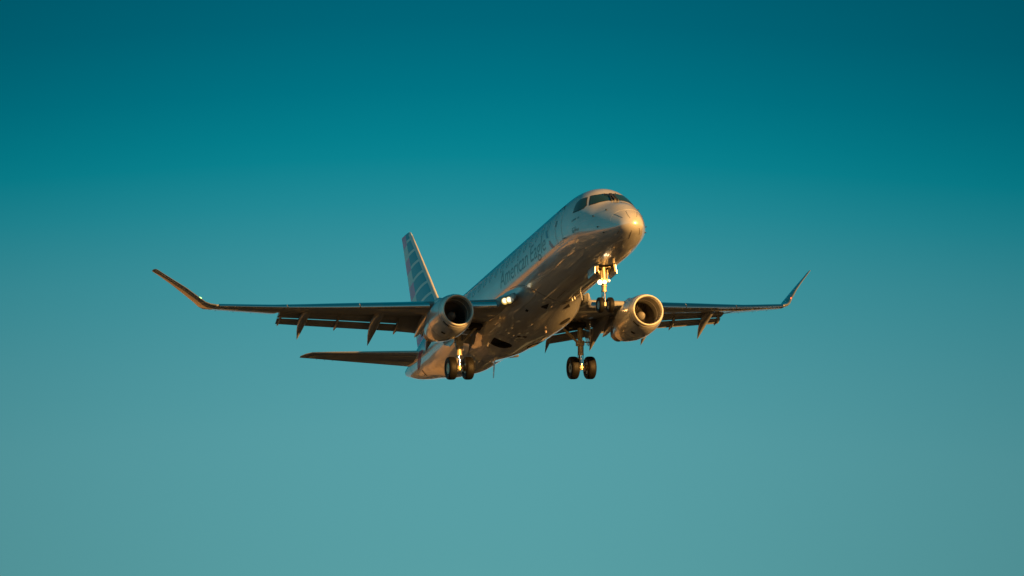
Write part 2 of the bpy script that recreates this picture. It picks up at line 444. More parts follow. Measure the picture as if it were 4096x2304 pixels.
def rrect(s0, th0, ws, hs, r=.45, n=5):
    """rounded rectangle about (s0, th0); ws, hs half sizes in metres"""
    pts = []
    for qx, qy, a0 in ((1, 1, 0), (-1, 1, 90), (-1, -1, 180), (1, -1, 270)):
        for k in range(n+1):
            a = R(a0+90*k/n); rr = r*2*ws
            pts.append((s0+qx*(ws-rr)+rr*math.cos(a), th0+math.degrees((qy*(hs-rr)+rr*math.sin(a))/1.5)))
    return pts
# cockpit glazing
ws_s = [(3.00, 31.0), (2.80, 20.5), (2.66, 2.2), (2.03, 2.2), (2.06, 8), (2.2, 24.4), (2.37, 38.2), (2.60, 47.5)]
side = [(3.08, 36.3), (3.46, 43.5), (3.56, 50.5), (3.50, 67.0), (3.1, 62.8), (2.83, 56.5), (2.77, 49.4)]
def grow(pts, k):
    c = (sum(p[0] for p in pts)/len(pts), sum(p[1] for p in pts)/len(pts))
    return [(c[0]+(p[0]-c[0])*k, c[1]+(p[1]-c[1])*k) for p in pts]
for f in (lambda p: p, mir):
    skin_sheet('windshield', [(f(grow(ws_s, 1.05)), 0)], M['frame'], .004)
    skin_sheet('windshield_pane', [(f(grow(ws_s, .95)), 0)], M['glass'], .010)
    skin_sheet('cockpit_window', [(f(grow(side, 1.04)), 0)], M['frame'], .004)
    skin_sheet('cockpit_window_pane', [(f(grow(side, .94)), 0)], M['glass'], .010)
# cabin windows with the shaded rear rim painted in as a dark crescent
for k in range(19):
    s0 = 6.44+.807*k
    for sg in (1, -1):
        o = rrect(s0, 66.0, .135, .19, .45)
        a = [p for p in o]
        bm = bmesh.new()
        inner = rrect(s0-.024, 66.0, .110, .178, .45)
        def face(pts, mi, e=0):
            P = [(s, sg*t) for s, t in pts]
            f = bm.faces.new([bm.verts.new((s, t, e)) for s, t in P]); f.material_index = mi
        nn = len(a)
        for i in range(nn):
            j = (i+1) % nn
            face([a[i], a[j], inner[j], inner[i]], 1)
        face(inner, 0)
        bmesh.ops.remove_doubles(bm, verts=bm.verts, dist=1e-5)
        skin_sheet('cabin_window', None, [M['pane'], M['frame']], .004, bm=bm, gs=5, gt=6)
# service door
door = [(4.93, 47.5), (4.79, 56.1), (4.68, 68.5), (4.61, 79.5), (4.57, 88.6), (4.52, 97), (4.53, 102.0), (4.60, 105.5), (5.08, 105.5), (5.17, 102), (5.21, 96.4), (5.33, 83.2), (5.44, 74.3), (5.54, 65.5), (5.68, 54.2), (5.69, 49)]
for f in (lambda p: p, mir):
    d = skin_sheet('service_door', ribbon(f(door), .040, False), M['doorline'], .005)
    skin_sheet('door_canopy_gap', ribbon(f([(5.72, 53.5), (5.70, 47), (5.4, 46.0), (4.98, 46.3), (4.80, 55.5)]), .06), M['gap'], .006)
    skin_sheet('door_window', ribbon(f(rrect(5.27, 72.7, .055, .10, .4)), .035, True), M['frame'], .006)
# lettering
def text_mesh(body, scale_shear=0):
    cu = bpy.data.curves.new('t', 'FONT'); cu.body = body; cu.size = 1; cu.resolution_u = 4
    o = bpy.data.objects.new('t', cu); sc.collection.objects.link(o)
    dg = bpy.context.evaluated_depsgraph_get(); me = bpy.data.meshes.new_from_object(o.evaluated_get(dg))
    bpy.data.objects.remove(o)
    bm = bmesh.new(); bm.from_mesh(me); bmesh.ops.remove_doubles(bm, verts=bm.verts, dist=1e-5)
    return bm
def lettering(name, body, s_l, s_r, th_base, cap_deg, m, slope=0., bold=0., off=.004, gt=3.):
    bm = text_mesh(body)
    xs = [v.co.x for v in bm.verts]; x0, x1 = min(xs), max(xs)
    for v in bm.verts:
        u = (v.co.x-x0)/(x1-x0)
        v.co = (s_l+(s_r-s_l)*u, th_base+slope*u-v.co.y/.70*cap_deg, 0)
    return skin_sheet(name, None, m, off, bm=bm, gs=.25, gt=gt)
lettering('airline_lettering', 'American', 12.9, 9.02, 96.8, 24.0, M['ink'])
lettering('airline_lettering', 'Eagle', 8.68, 6.60, 96.8, 24.0, M['ink'])
lettering('operator_lettering', 'SkyWest', 3.47, 2.93, 97.8, 6.0, M['ink2'], slope=-4.5)
lettering('operator_prefix_lettering', 'Operated by', 3.46, 3.14, 90.6, 1.9, M['ink2'], slope=-2.2, gt=5)
lettering('type_lettering', 'EMBRAER', 3.49, 3.14, 80.8, 2.7, M['ink2'], slope=-4.4, gt=5)
lettering('type_lettering', '175', 3.08, 2.95, 75.8, 2.7, M['ink2'], slope=-1.8, gt=5)
# flight emblem ahead of the lettering: blue upper half, red lower half
skin_sheet('emblem', [([(6.80, 69.3), (6.53, 71.3), (6.18, 84.4), (6.45, 82.9)], 0),
                      ([(6.16, 87.8), (5.98, 90.2), (5.64, 103.2), (5.93, 101.8), (6.14, 94.3)], 1)], [M['blue'], M['red']], .004)
# lightning strips and joint of the radome
strips = [((.80, 52.5), (.28, 58)), ((.43, 19.9), (.07, 38)), ((.40, -30), (.09, -28)), ((.73, 130.1), (.36, 114)), ((.75, 177.7), (.20, 168)), ((.61, -144.3), (.15, -141))]
for a, b in strips:
    sb = MB(); pts = []
    for i in range(9):
        q = i/8; st = (math.sqrt(a[0])*(1-q)+math.sqrt(b[0])*q)**2; th = a[1]*(1-q)+b[1]*q
        pts.append(fus(st, R(th))+fus_n(st, R(th))*.003)
    sb.poly(pts, .006, 6); part('diverter_strip', sb, M['strip'], fuselage)
skin_sheet('radome_joint', ribbon([(.86, 84), (.88, 74), (.88, 61.5), (.80, 49.8), (.66, 35), (.52, 20), (.48, 10), (.46, -5), (.48, -25), (.6, -45)], .012), M['doorline'], .003)
# probes, vanes and little aerials of the nose
def probe(s, th, name='air_data_probe', L=.11, up=.05):
    p = fus(s, R(th)); nn = fus_n(s, R(th)); pb = MB()
    fwd = Vector((-1, 0, 0)); t = (fwd-nn*fwd.dot(nn)).normalized()
    pb.tube(p-nn*.01, p+nn*up+t*.03, .016, .011); pb.tube(p+nn*up, p+nn*up+t*L, .011, .006)
    pb.tube(p, p+nn*.006, .032, .032)
    part(name, pb, M['gap'], fuselage)
for sg in (1, -1):
    for s, th in ((1.40, 45.4), (2.02, 64.7), (1.61, 88.), (1.32, 107.)): probe(s, sg*th)
wp = MB()                             # wiper arms resting on the windshield post
for a, b, c in (((2.03, 9), (2.42, 5), (2.62, 12)), ((2.0, -4), (2.4, -2.5), (2.62, -9))):
    P = [fus(s, R(t))+fus_n(s, R(t))*.05 for s, t in (a, b, c)]; wp.poly(P, .022, 8)
    wp.tube(fus(*[a[0], R(a[1])]), P[0], .04, .03)
wp.box(fus(2.35, 0)+fus_n(2.35, 0)*.02, (.36, .055, .03), 0, Matrix.Rotation(R(-34), 3, 'Y'))
part('windshield_wiper', wp, M['gap'], fuselage)
def blade(s, th, hgt, ch, m='skin', sweep=.1, name='antenna'):
    p = fus(s, R(th)); nn = fus_n(s, R(th)); b = MB(); X = Vector((1, 0, 0)); side_ = nn.cross(X)
    ring = lambda q, c, t: [tuple(q+X*(c*x)+side_*(t*y)) for x, y in ((0, 0), (.3, 1), (.7, .8), (1, 0), (.7, -.8), (.3, -1))]
    b.loft([ring(p-nn*.03, ch, .02), ring(p+nn*hgt+X*sweep, ch*.55, .01)]); part(name, b, M[m], fuselage)
blade(8.2, -167, .32, .10, 'doorline', .06); blade(9.31, -167, .07, .03, 'doorline', .02); blade(9.06, -166.2, .07, .03, 'doorline', .02); blade(19.0, 180, .75, .30, 'skin', .42)
blade(4.2, 101, .10, .06, 'gap', .12); blade(10.0, 0, .3, .3); blade(27.6, 142, .05, .02)
skin_sheet('access_panel', ribbon([(9.19, 166.5), (8.03, 165.8), (8.03, 172)], .02), M['gap'], .004)
for sj in (6.9, 8.0, 14.6, 21.0, 23.6):
    skin_sheet('skin_joint', ribbon([(sj, th) for th in range(100, 261, 8)], .008), M['seam'], .002)
for th in (128, -128):
    skin_sheet('skin_joint', ribbon([(2.4+k*.5, th) for k in range(14)], .007), M['seam'], .002)
for pts in ([(6.0, 150), (6.6, 150), (6.6, 163), (6.0, 163)], [(2.1, -150), (2.5, -150), (2.5, -140), (2.1, -140)], [(22.0, 140), (22.7, 140), (22.7, 155), (22.0, 155)], [(24.4, 118), (25.1, 118), (25.0, 132), (24.4, 132)]):
    skin_sheet('access_panel', ribbon(pts, .010, True), M['seam'], .002)
# dark line of the tail access panels, outflow louvre
skin_sheet('tail_louvre', [([(27.12, 125.5), (27.28, 124.8), (27.45, 146), (27.28, 147)], 0)], M['gap'], .006)
skin_sheet('tail_cone_joint', ribbon([(29.7, 60+k*8) for k in range(18)], .02), M['gap'], .004)
skin_sheet('drain_mast', ribbon([(28.9, 165), (29.9, 172), (30.6, 175)], .03), M['gap'], .02)

# ---- wing-to-body fairing with wheel wells
def fair(s, a):                       # a: 0 = starboard edge, 90 = keel, 180 = port edge
    deg = math.degrees(a); th = 100+deg*160/180
    thm = th if th <= 180 else 360-th
    s0 = pchip([100, 104, 107.3, 114, 125, 142, 159, 180], [14.2, 13.4, 11.8, 10.5, 9.92, 9.49, 9.43, 9.60], thm)
    L_ = pchip([100, 115, 142, 180], [1.6, 2.7, 4.2, 5.2], thm); ex = pchip([100, 112, 125, 180], [1.2, 1.7, 1.6, 1.45], thm)
    k = min(max((s-s0)/L_, 0), 1); k = math.sin(math.pi/2*k)**ex
    k2 = min(max((20.6-s)/3.8, 0), 1); k2 = k2*k2*(3-2*k2); k = min(k, k2)
    base = fus(s, R(th)); base = Vector((s, base.y*.975, base.z+.03 if thm > 140 else base.z))
    c, sn = math.cos(a), math.sin(a); e = pchip([13, 15, 17.5, 20], [.80, .86, 1.12, 1.2], s); wd_ = pchip([14, 16, 18, 20], [1.80, 1.74, 1.55, 1.4], s)
    sec = Vector((s, wd_*math.copysign(abs(c)**e, c), -.55-1.45*abs(sn)**e))
    return base.lerp(sec, k)
mb = MB(); NS = 170; NF = 90
mb.loft([[tuple(fair(9.0+11.9*i/NS, math.pi*k/NF)) for k in range(NF+1)]+[(9.0+11.9*i/NS, -.9, -.25), (9.0+11.9*i/NS, .9, -.25)] for i in range(NS+1)])
fairing = part('belly_fairing', mb, M['skin'], angle=60)
# cut the two open wheel wells
for sg in (1, -1):
    for shape in (0,):
        cb = MB()
        if shape == 0: cb.tube((15.65, sg*.90, -2.7), (15.65, sg*.90, -1.70), .56, n=48)
        else: cb.box((15.58, sg*1.45, -2.0), (.17, .40, .55))
        cu = cb.build('well_cutter', M['dark'], None, smooth=False)
        cu.location = fairing.location; cu.parent = jet
        bpy.context.view_layer.update()
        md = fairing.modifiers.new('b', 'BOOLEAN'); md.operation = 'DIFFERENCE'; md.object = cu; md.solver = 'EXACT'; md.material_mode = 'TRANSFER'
        dg = bpy.context.evaluated_depsgraph_get()
        me2 = bpy.data.meshes.new_from_object(fairing.evaluated_get(dg))
        fairing.modifiers.clear()
        if len(me2.polygons) > 1000: fairing.data = me2
        else: print('BOOLEAN FAILED', sg, shape, len(me2.polygons))
        bpy.data.objects.remove(cu)
# intakes under the fairing, drain holes and seams
def fair_sheet(name, polys, m, off=.008):
    bm = bmesh.new()
    for pts, mi in polys:
        f = bm.faces.new([bm.verts.new((x, y, 0)) for x, y in pts]); f.material_index = mi
    for ax in (0, 1):
        vals = [v.co[ax] for v in bm.verts]; k = math.floor(min(vals)/.06)+1
        while k*.06 < max(vals):
            co = [0, 0, 0]; co[ax] = k*.06; no = [0, 0, 0]; no[ax] = 1
            bmesh.ops.bisect_plane(bm, geom=bm.verts[:]+bm.edges[:]+bm.faces[:], plane_co=co, plane_no=no); k += 1
    for v in bm.verts:
        x, y = v.co.x, v.co.y; lo, hi = 0., math.pi
        for _ in range(34):
            mid = (lo+hi)/2
            if fair(x, mid).y > y: lo = mid
            else: hi = mid
        v.co = fair(x, lo)+Vector((-.4*off, .25*off*math.copysign(1, y), -off))
    me = bpy.data.meshes.new(name); bmesh.ops.recalc_face_normals(bm, faces=bm.faces); bm.to_mesh(me); bm.free()
    for x in (m if isinstance(m, (list, tuple)) else [m]): me.materials.append(x)
    o = bpy.data.objects.new(name, me); sc.collection.objects.link(o); o.parent = fairing
    return o
fair_sheet('air_intake', [([(10.05, .42), (10.55, .62), (10.62, .34)], 0), ([(10.62, .34), (10.55, .62), (10.60, .63), (10.67, .34)], 1)], [M['dark'], M['alu']])
fair_sheet('air_intake', [([(10.05, -.42), (10.55, -.62), (10.62, -.34)], 0), ([(10.62, -.34), (10.55, -.62), (10.60, -.63), (10.67, -.34)], 1)], [M['dark'], M['alu']])
fair_sheet('exhaust_port', [([(12.3+.32*math.cos(a), -.95+.20*math.sin(a)) for a in [k*math.pi/10 for k in range(20)]], 0)], M['dark'])
fair_sheet('drain_slot', [([(11.2, 1.02), (11.38, 1.02), (11.38, .92), (11.2, .92)], 0)], M['dark'])
for ya, yb in ((.6, .45), (.38, .2)): fair_sheet('drain_slot', [([(13.9, ya), (14.05, ya), (14.05, yb), (13.9, yb)], 0)], M['dark'])
b = MB(); b.tube((13.0, -.32, -1.97), (13.0, -.32, -2.06), .05, .03)
part('beacon', b, mat('beacon_glass', (.30, .24, .22), .1, coat=1), fairing)
b = MB()
P = []
for k in range(0, 61):
    deg = 8+164*k/60; th = 100+deg*160/180; thm = th if th <= 180 else 360-th
    s0 = pchip([100, 104, 107.3, 114, 125, 142, 159, 180], [14.2, 13.4, 11.8, 10.5, 9.92, 9.49, 9.43, 9.60], thm)
    P.append(fus(s0+.02, R(th)))
b.poly(P, .009, 6); part('panel_joint', b, M['gap'], fairing)
b = MB(); b.poly([fair(14.4, R(a))+Vector((0, 0, -.001)) for a in range(40, 141, 5)], .004, 6); part('panel_joint', b, M['gap'], fairing)

# ---- wings
LEs = lambda y: 11.17+.486*y
LEz = lambda y: pchip([.6, 1.95, 4.43, 7, 9.65, 12.2], [-1.10, -1.0, -.75, -.49, -.20, .15], y)
CVs = lambda y: max(15.2+.235*y, 16.2) if y < 4.25 else 15.2+.235*y
CVz = lambda y: pchip([.6, 1.6, 4.22, 5.9, 8.27, 9.8], [-1.0, -.93, -.56, -.40, -.19, -.06], y)
ALs = lambda y: 15.42+.26*y
ALz = lambda y: pchip([9.7, 11.15, 12.43], [-.03, .17, .35], y)
TH = lambda y: interp([.6, 2, 4.4, 9.8, 12.3], [.135, .135, .135, .12, .11], y)
def nh(x): return 5*(.2969*math.sqrt(x)-.126*x-.3516*x*x+.2843*x**3-.1015*x**4)
XS = [.5*(1-math.cos(math.pi*k/16)) for k in range(17)]
def airfoil(le, te, t, te_t=.0, up=Vector((0, 0, 1)), xs=XS):
    le, te = Vector(le), Vector(te); d = te-le; c = d.length; u = up
    pu = [tuple(le+d*x+u*(c*t*nh(x)*1.0+te_t*x)) for x in xs]
    pl = [tuple(le+d*x-u*(c*t*nh(x)*1.0+te_t*x*.4)) for x in xs]
    return pu[::-1]+pl[1:]
def canoe(mb, pts, n=16, mi=0):       # pts: (s, y, z, half width, half height)
    rings = []
    for s, y, z, w, hh in pts:
        rings.append([(s, y+w*math.sin(2*math.pi*k/n), z+hh*(math.cos(2*math.pi*k/n) if math.cos(2*math.pi*k/n) > 0 else math.cos(2*math.pi*k/n))) for k in range(n)])
    return mb.loft(rings, mi=mi)
def wing(side):
    F = (lambda m: m) if side > 0 else (lambda m: m.flip())
    mb = MB()
    ys = [.7, 1.6, 2.2, 3.2, 4.25, 5, 6, 7, 8, 9, 9.8]
    mb.loft([airfoil((LEs(y), y, LEz(y)), (CVs(y), y, CVz(y)), TH(y)*(1.0 if y > 2 else 1.0), .05) for y in ys])
    ys = [9.801, 10.3, 10.8, 11.4, 12.0, 12.3]
    mb.loft([airfoil((LEs(y), y, LEz(y)), (ALs(y), y, ALz(y)), TH(y)*.9, .004) for y in ys])
    w = part('wing', F(mb), M['wing'])
    # winglet: blended bend, then a 45 degree blade
    mb = MB(); S = [((17.148, 12.3, .165), (18.618, 12.3, .333), 0), ((17.27, 12.50, .23), (18.68, 12.50, .38), 16), ((17.45, 12.67, .36), (18.76, 12.66, .50), 32), ((17.68, 12.85, .60), (18.86, 12.82, .71), 44), ((18.1, 13.28, 1.13), (19.02, 13.26, 1.16), 46), ((18.5, 13.70, 1.57), (19.18, 13.68, 1.58), 46), ((18.76, 14.03, 1.90), (19.33, 14.02, 1.90), 46), ((18.90, 14.20, 2.08), (19.45, 14.20, 2.08), 48), ((18.99, 14.29, 2.16), (19.50, 14.30, 2.165), 55), ((19.2, 14.34, 2.20), (19.50, 14.34, 2.20), 60)]
    mb.loft([airfoil(a, b, .10, .003, Vector((0, -math.sin(R(t)), math.cos(R(t))))) for a, b, t in S])
    part('winglet', F(mb), M['winglet'], w)
    # slats
    for y0, y1 in ((1.97, 3.25), (4.43, 6.975), (7.005, 9.655), (9.685, 12.2)):
        mb = MB(); rings = []
        for k in range(7):
            y = y0+(y1-y0)*k/6
            le, te = Vector((LEs(y), y, LEz(y))), Vector((CVs(y), y, CVz(y))) if y < 9.8 else Vector((ALs(y), y, ALz(y)))
            if y >= 9.8: te = le+(te-le)
            c = (te-le).length; d = (te-le)/c; ch = .155*max(c, 2.0) if y < 9.8 else .155*c*1.25
            hs = pchip([1.95, 4.43, 7, 9.65, 12.2], [.20, .145, .125, .090, .066], y)
            prof_ = [tuple(le+d*(ch*.35)+Vector((0, 0, -hs*.98)))]
            for a in range(-16, 86, 9):
                x = ch*(1-math.cos(R(a))); z = -hs+2*hs*(math.sin(R(a))+.2756)/(.9962+.2756)
                prof_.append(tuple(le+d*(x-.05)+Vector((0, 0, z*1.06+.004))))
            back = le+d*(ch*.55)
            rings.append(prof_+[tuple(back)])
        mb.loft(rings)
        part('slat', F(mb), M['alu'], w, angle=50)
    # flaps: a main panel and a smaller trailing panel with a slit between
    SLz = lambda y: pchip([1.5, 4.2, 4.89, 5.87, 7.22, 9.5], [-1.30, -.83, -.735, -.62, -.46, -.205], y)
    TEz = lambda y: pchip([1.5, 2.82, 4.2, 4.83, 7.17, 8.39, 9.5], [-1.58, -1.36, -1.06, -.98, -.69, -.54, -.38], y)
    def flap(ya, yb, name):
        A, B = MB(), MB(); ra, rb = [], []
        for k in range(5):
            y = ya+(yb-ya)*k/4
            te = 15.9+.235*y if y > 4.8 else 17.03-.03*(4.8-y)
            cs = CVs(y); sl = cs+(te-cs)*.53
            z0, z1, z2 = CVz(y), SLz(y), TEz(y)
            ra.append(airfoil((cs-.22, y, z0+.0), (sl, y, z1+.01), .20, .0))
            rb.append(airfoil((sl-.02, y, z1-.028), (te, y, z2), .14, .0))
        A.loft(ra); B.loft(rb)
        part('flap', F(A), M['wing'], w); part('trailing_flap', F(B), M['wing'], w)
    flap(4.86, 9.62, 'outer'); flap(1.55, 3.60, 'inner')
    A = MB(); A.loft([airfoil((CVs(y)-.22, y, CVz(y)), (te, y, TEz(y)), .10) for y, te in ((3.61, 16.93), (4.2, 16.96), (4.855, 17.04))]); part('flap', F(A), M['wing'], w)
    # flap track fairings
    for (s, y, z), ln, dz, wd in (((18.33, 8.7, -1.01), 2.25, .72, .175), ((17.6, 5.92, -1.45), 2.65, .80, .195), ((17.25, 3.54, -1.78), 2.7, .85, .21)):
        mb = MB()
        K = [(0, 0, .15), (.04, .02, .45), (.15, .03, .78), (.32, .07, .98), (.5, .19, 1.0), (.66, .39, .86), (.8, .61, .6), (.92, .85, .26), (1, 1, .02)]
        canoe(mb, [(s-ln+ln*t, y, z+dz-dz*q, wd*r, wd*1.15*r) for t, q, r in K]); part('flap_track_fairing', F(mb), M['wing'], w)
    for (s, y, z) in ((17.79, 7.27, -.76), (18.36, 9.50, -.42), (17.22, 4.9, -1.07)):
        mb = MB(); canoe(mb, [(s-1.05, y, z+.42, .02, .03), (s-.8, y, z+.28, .05, .10), (s-.45, y, z+.12, .05, .12), (s-.25, y, z+.08, .045, .07), (s-.12, y, z+.04, .035, .045), (s, y, z, .004, .004)], 10)
        part('flap_bracket', F(mb), M['wing'], w)
    mb = MB(); canoe(mb, [(16.2, 1.66, -1.15, .03, .05), (16.5, 1.66, -1.25, .10, .14), (17.0, 1.66, -1.5, .08, .12), (17.44, 1.66, -1.82, .006, .006)], 12)
    part('flap_root_fairing', F(mb), M['wing'], w)
    # lamps
    mb = MB(); rr = [.062, .062]
    if side > 0:
        for p in (Vector((11.32, 1.86, -1.13)), Vector((11.17, 1.725, -1.125))):
            b_ = MB(); b_.tube(p, p+Vector((.012, 0, 0)), .105, .105, 12); part('landing_light', b_, M['wing_lamp'], w)
            b_ = MB(); b_.tube(p+Vector((.013, 0, -.02)), p+Vector((.02, 0, -.02)), .145, .145, 16); part('lamp_halo', b_, M['halo'], w)  # added glowing disc, stands in for the lamp's halo
            b_ = MB(); b_.tube(p+Vector((.022, 0, 0)), p+Vector((.3, 0, .01)), .104, .07, 16); part('lamp_housing', b_, M['gear'], w)
    b_ = MB(); p = Vector((17.68, 12.80, .605)); canoe(b_, [(p.x-.04, p.y-.02, p.z-.03, .004, .004), (p.x-.01, p.y-.005, p.z-.02, .02, .02), (p.x+.06, p.y+.03, p.z+.03, .02, .02), (p.x+.14, p.y+.07, p.z+.07, .004, .004)])
    part('navigation_light', F(b_), M['green_lamp' if side > 0 else 'red_lamp'], w, label='green wingtip light' if side > 0 else 'red wingtip light')
    # static wicks
    for y in (10.6, 11.3, 12.0):
        b_ = MB(); b_.tube((ALs(y)-.02, y, ALz(y)), (ALs(y)+.14, y, ALz(y)-.01), .007, .004, 6); part('static_wick', F(b_), M['gap'], w)
    # root fillet between wing leading edge and fairing; inboard nose extended to block lamp reflections
    mb = MB(); rows = []
    for y, sl_, hh, zc_ in ((1.955, 12.02, .165, -1.01), (1.93, 11.68, .185, -1.04), (1.85, 11.50, .19, -1.05), (1.66, 11.16, .195, -1.06), (1.60, 10.88, .20, -1.06), (1.53, 10.82, .19, -1.06), (1.47, 10.98, .15, -1.05), (1.42, 11.5, .11, -1.04)):
        r_ = []
        for k in range(0, 13):
            a = R(-90+180*k/12); r_.append((sl_+.30*(1-math.cos(a)), y, zc_+hh*math.copysign(abs(math.sin(a))**.8, math.sin(a))))
        rows.append([(15.0, y, zc_-hh+.22)]+r_+[(15.0, y, zc_+hh)])
    mb.loft(rows)
    part('wing_root_glove', F(mb), M['wing'], w)
    return w
wings = [wing(1), wing(-1)]

# ---- engines
def engine(side):
    F = (lambda m: m) if side > 0 else (lambda m: m.flip())
    E = (10.76, 4.015, -1.655)
    mb = MB()
    N = [(.10, .655), (.18, .690), (.32, .730), (.55, .775), (.85, .805), (1.2, .815), (1.6, .805), (2.0, .775), (2.4, .715), (2.8, .64), (3.05, .585), (3.05, .55), (2.6, .55)]
    mb.revolve(N, E, 72)
    nac = part('engine_nacelle', F(mb), M['skin'])
    mb = MB(); L = []
    for k in range(0, 13):            # rounded polished lip
        a = R(-95+190*k/12)
        L.append((.11-.11*math.cos(a), .612+(.047 if a > 0 else .045)*math.sin(a)+ (0)))
    mb.revolve([(.19, .565)]+L+[(.16, .6875)], E, 72); part('inlet_lip', F(mb), M['lip'], nac)
    mb = MB(); mb.revolve([(.19, .566), (.35, .562), (.55, .570), (.56, .580), (.60, .580), (.61, .570), (.92, .585), (1.4, .585)], E, 72); part('inlet_duct', F(mb), M['duct'], nac)
    mb = MB(); mb.revolve([(.595, .575), (.60, .568), (.635, .568), (.64, .575)], E, 72); part('duct_ring', F(mb), M['lip'], nac)
    mb = MB(); nb = 28
    for k in range(nb):
        a0 = 2*math.pi*k/nb; rings = []
        for j in range(6):
            r = .17+(.575-.17)*j/5; tw_ = R(25+38*j/5); ch = .115+.03*j/5
            c = Vector((E[0]+1.02, E[1]+r*math.sin(a0), E[2]+r*math.cos(a0))); tang = Vector((0, math.cos(a0), -math.sin(a0)))
            d = Vector((math.cos(tw_), 0, 0))+tang*math.sin(tw_); nrm = Vector((-math.sin(tw_), 0, 0))+tang*math.cos(tw_)
            rings.append([tuple(c-d*ch*.5), tuple(c+nrm*.006), tuple(c+d*ch*.5), tuple(c-nrm*.006)])
        mb.loft(rings)
    part('fan', F(mb), M['fan'], nac)
    mb = MB(); mb.revolve([(1.16, .58), (1.16, .02)], E, 48); part('fan_backing', F(mb), M['dark'], nac)
    mb = MB(); mb.revolve([(.70, .0005), (.715, .03), (.76, .075), (.83, .12), (.90, .152), (.97, .172), (1.06, .178)], E, 40)
    part('spinner', F(mb), M['spin'], nac)
    mb = MB(); mb.revolve([(2.6, .54), (3.1, .48), (3.7, .39), (4.05, .33), (4.05, .30), (3.6, .30)], E, 48); part('core_nozzle', F(mb), M['hot'], nac)
    mb = MB(); mb.revolve([(3.5, .26), (3.9, .22), (4.3, .10), (4.45, .01)], E, 32); part('exhaust_plug', F(mb), M['hot'], nac)
    # pylon from nacelle crown to wing, with a pointed tail below the flap
    mb = MB(); P = []
    for s, w_, zt_, zb_ in ((12.1, .02, -.90, -1.0), (12.35, .10, -.80, -1.0), (12.7, .16, -.66, -1.02), (13.1, .20, -.55, -1.05), (14.0, .22, -.60, -1.12), (15.0, .20, -.62, -1.22), (15.8, .15, -.72, -1.28), (16.5, .08, -.98, -1.30), (16.97, .01, -1.23, -1.26)):
        zc_ = (zt_+zb_)/2; hh = (zt_-zb_)/2; P.append((s, 4.07, zc_, w_, hh))
    canoe(mb, P, 20); part('pylon', F(mb), M['skin'], nac)
    mb = MB(); canoe(mb, [(13.9, 4.08, -1.2, .12, .08), (14.8, 4.08, -1.25, .14, .13), (15.4, 4.08, -1.33, .10, .12), (15.95, 4.08, -1.50, .01, .01)], 14); part('pylon_heat_shield', F(mb), M['hot'], nac)
    # dark cooling slots on the lower cowl
    b_ = MB()
    def onN(d, a, o=.006):
        r = pchip([q[0] for q in N[:11]], [q[1] for q in N[:11]], d)+o; return (E[0]+d, E[1]+r*math.sin(a), E[2]+r*math.cos(a))
    for d0, d1, a0, a1 in ((.225, .285, 124, 150), (.90, 1.05, 144, 156)):
        b_ = MB(); n_ = 7; aa = [R(a0+(a1-a0)*k/6)*side for k in range(n_)]
        P = [onN(d0, a) for a in aa]+[onN(d1, a) for a in aa[::-1]]
        b_.add(P, [(i, i+1, 2*n_-2-i, 2*n_-1-i) for i in range(n_-1)])
        part('cooling_slot', F(b_), M['dark'], nac)
    # joints of the cowl
    b_ = MB()
    for d in (.34, 1.55): b_ = MB(); b_.poly([onN(d, R(a), .0005) for a in range(0, 361, 6)], .004, 5); part('cowl_joint', F(b_), M['gap'], nac)
    b_ = MB(); a = R(-62 if side < 0 else 62)*-1
    q0, q1 = Vector(onN(.8, a, 0)), Vector(onN(1.7, a, 0)); nn = Vector((0, math.sin(a), math.cos(a)))
    b_.prism([q0, q1, q1+nn*.2, q0+nn*.05+Vector((.45, 0, 0))], Vector((0, math.cos(a), -math.sin(a)))*.015)
    part('nacelle_strake', F(b_), M['skin'], nac, smooth=False)
    return nac
engines = [engine(1), engine(-1)]

# ---- tail
mb = MB()
FR = [(24.1, 1.50, 6.2), (25.55, 2.0, 4.7), (26.43, 2.76, 4.05), (27.4, 3.86, 3.3), (28.3, 4.88, 2.65), (29.2, 5.90, 2.0), (29.78, 6.55, 1.60)]
rings = []
for s, z, _ in FR:
    te = 30.62+(31.33-30.62)*(z-3.75)/3.02 if z > 1 else 30.0
    rings.append((s, te, z))
rows = []
for s, te, z in [(24.0, 29.95, .9)]+rings+[(29.93, 31.34, 6.68), (30.15, 31.35, 6.76), (30.6, 31.35, 6.79)]:
    t = .085*min(1, 3.6/(te-s)) if z < 6.6 else (.06 if z < 6.7 else (.04 if z < 6.77 else .01))
    rows.append(airfoil((s, 0, z), (te, 0, z), t, .004, Vector((0, 1, 0))))
mb.loft(rows); fin = part('tail_fin', mb, M['tail'])
mb = MB()                             # bare metal leading edge, proud of the paint
rows = []
for k in range(13):
    z = 1.95+(6.5-1.95)*k/12; s = pchip([f[1] for f in FR], [f[0] for f in FR], z); te = 30.62+.71*(z-3.75)/3.02; c = te-s
    t = .085*min(1, 3.6/c); xs = [0, .002, .006, .012, .02, .03]
    up_ = [(s-.012+c*x, +(c*t*nh(x)+.006), z) for x in xs]; lo_ = [(s-.012+c*x, -(c*t*nh(x)+.006), z) for x in xs]
    rows.append(up_[::-1]+lo_[1:])
mb.loft(rows); part('fin_leading_edge', mb, M['skin'], fin, angle=60)
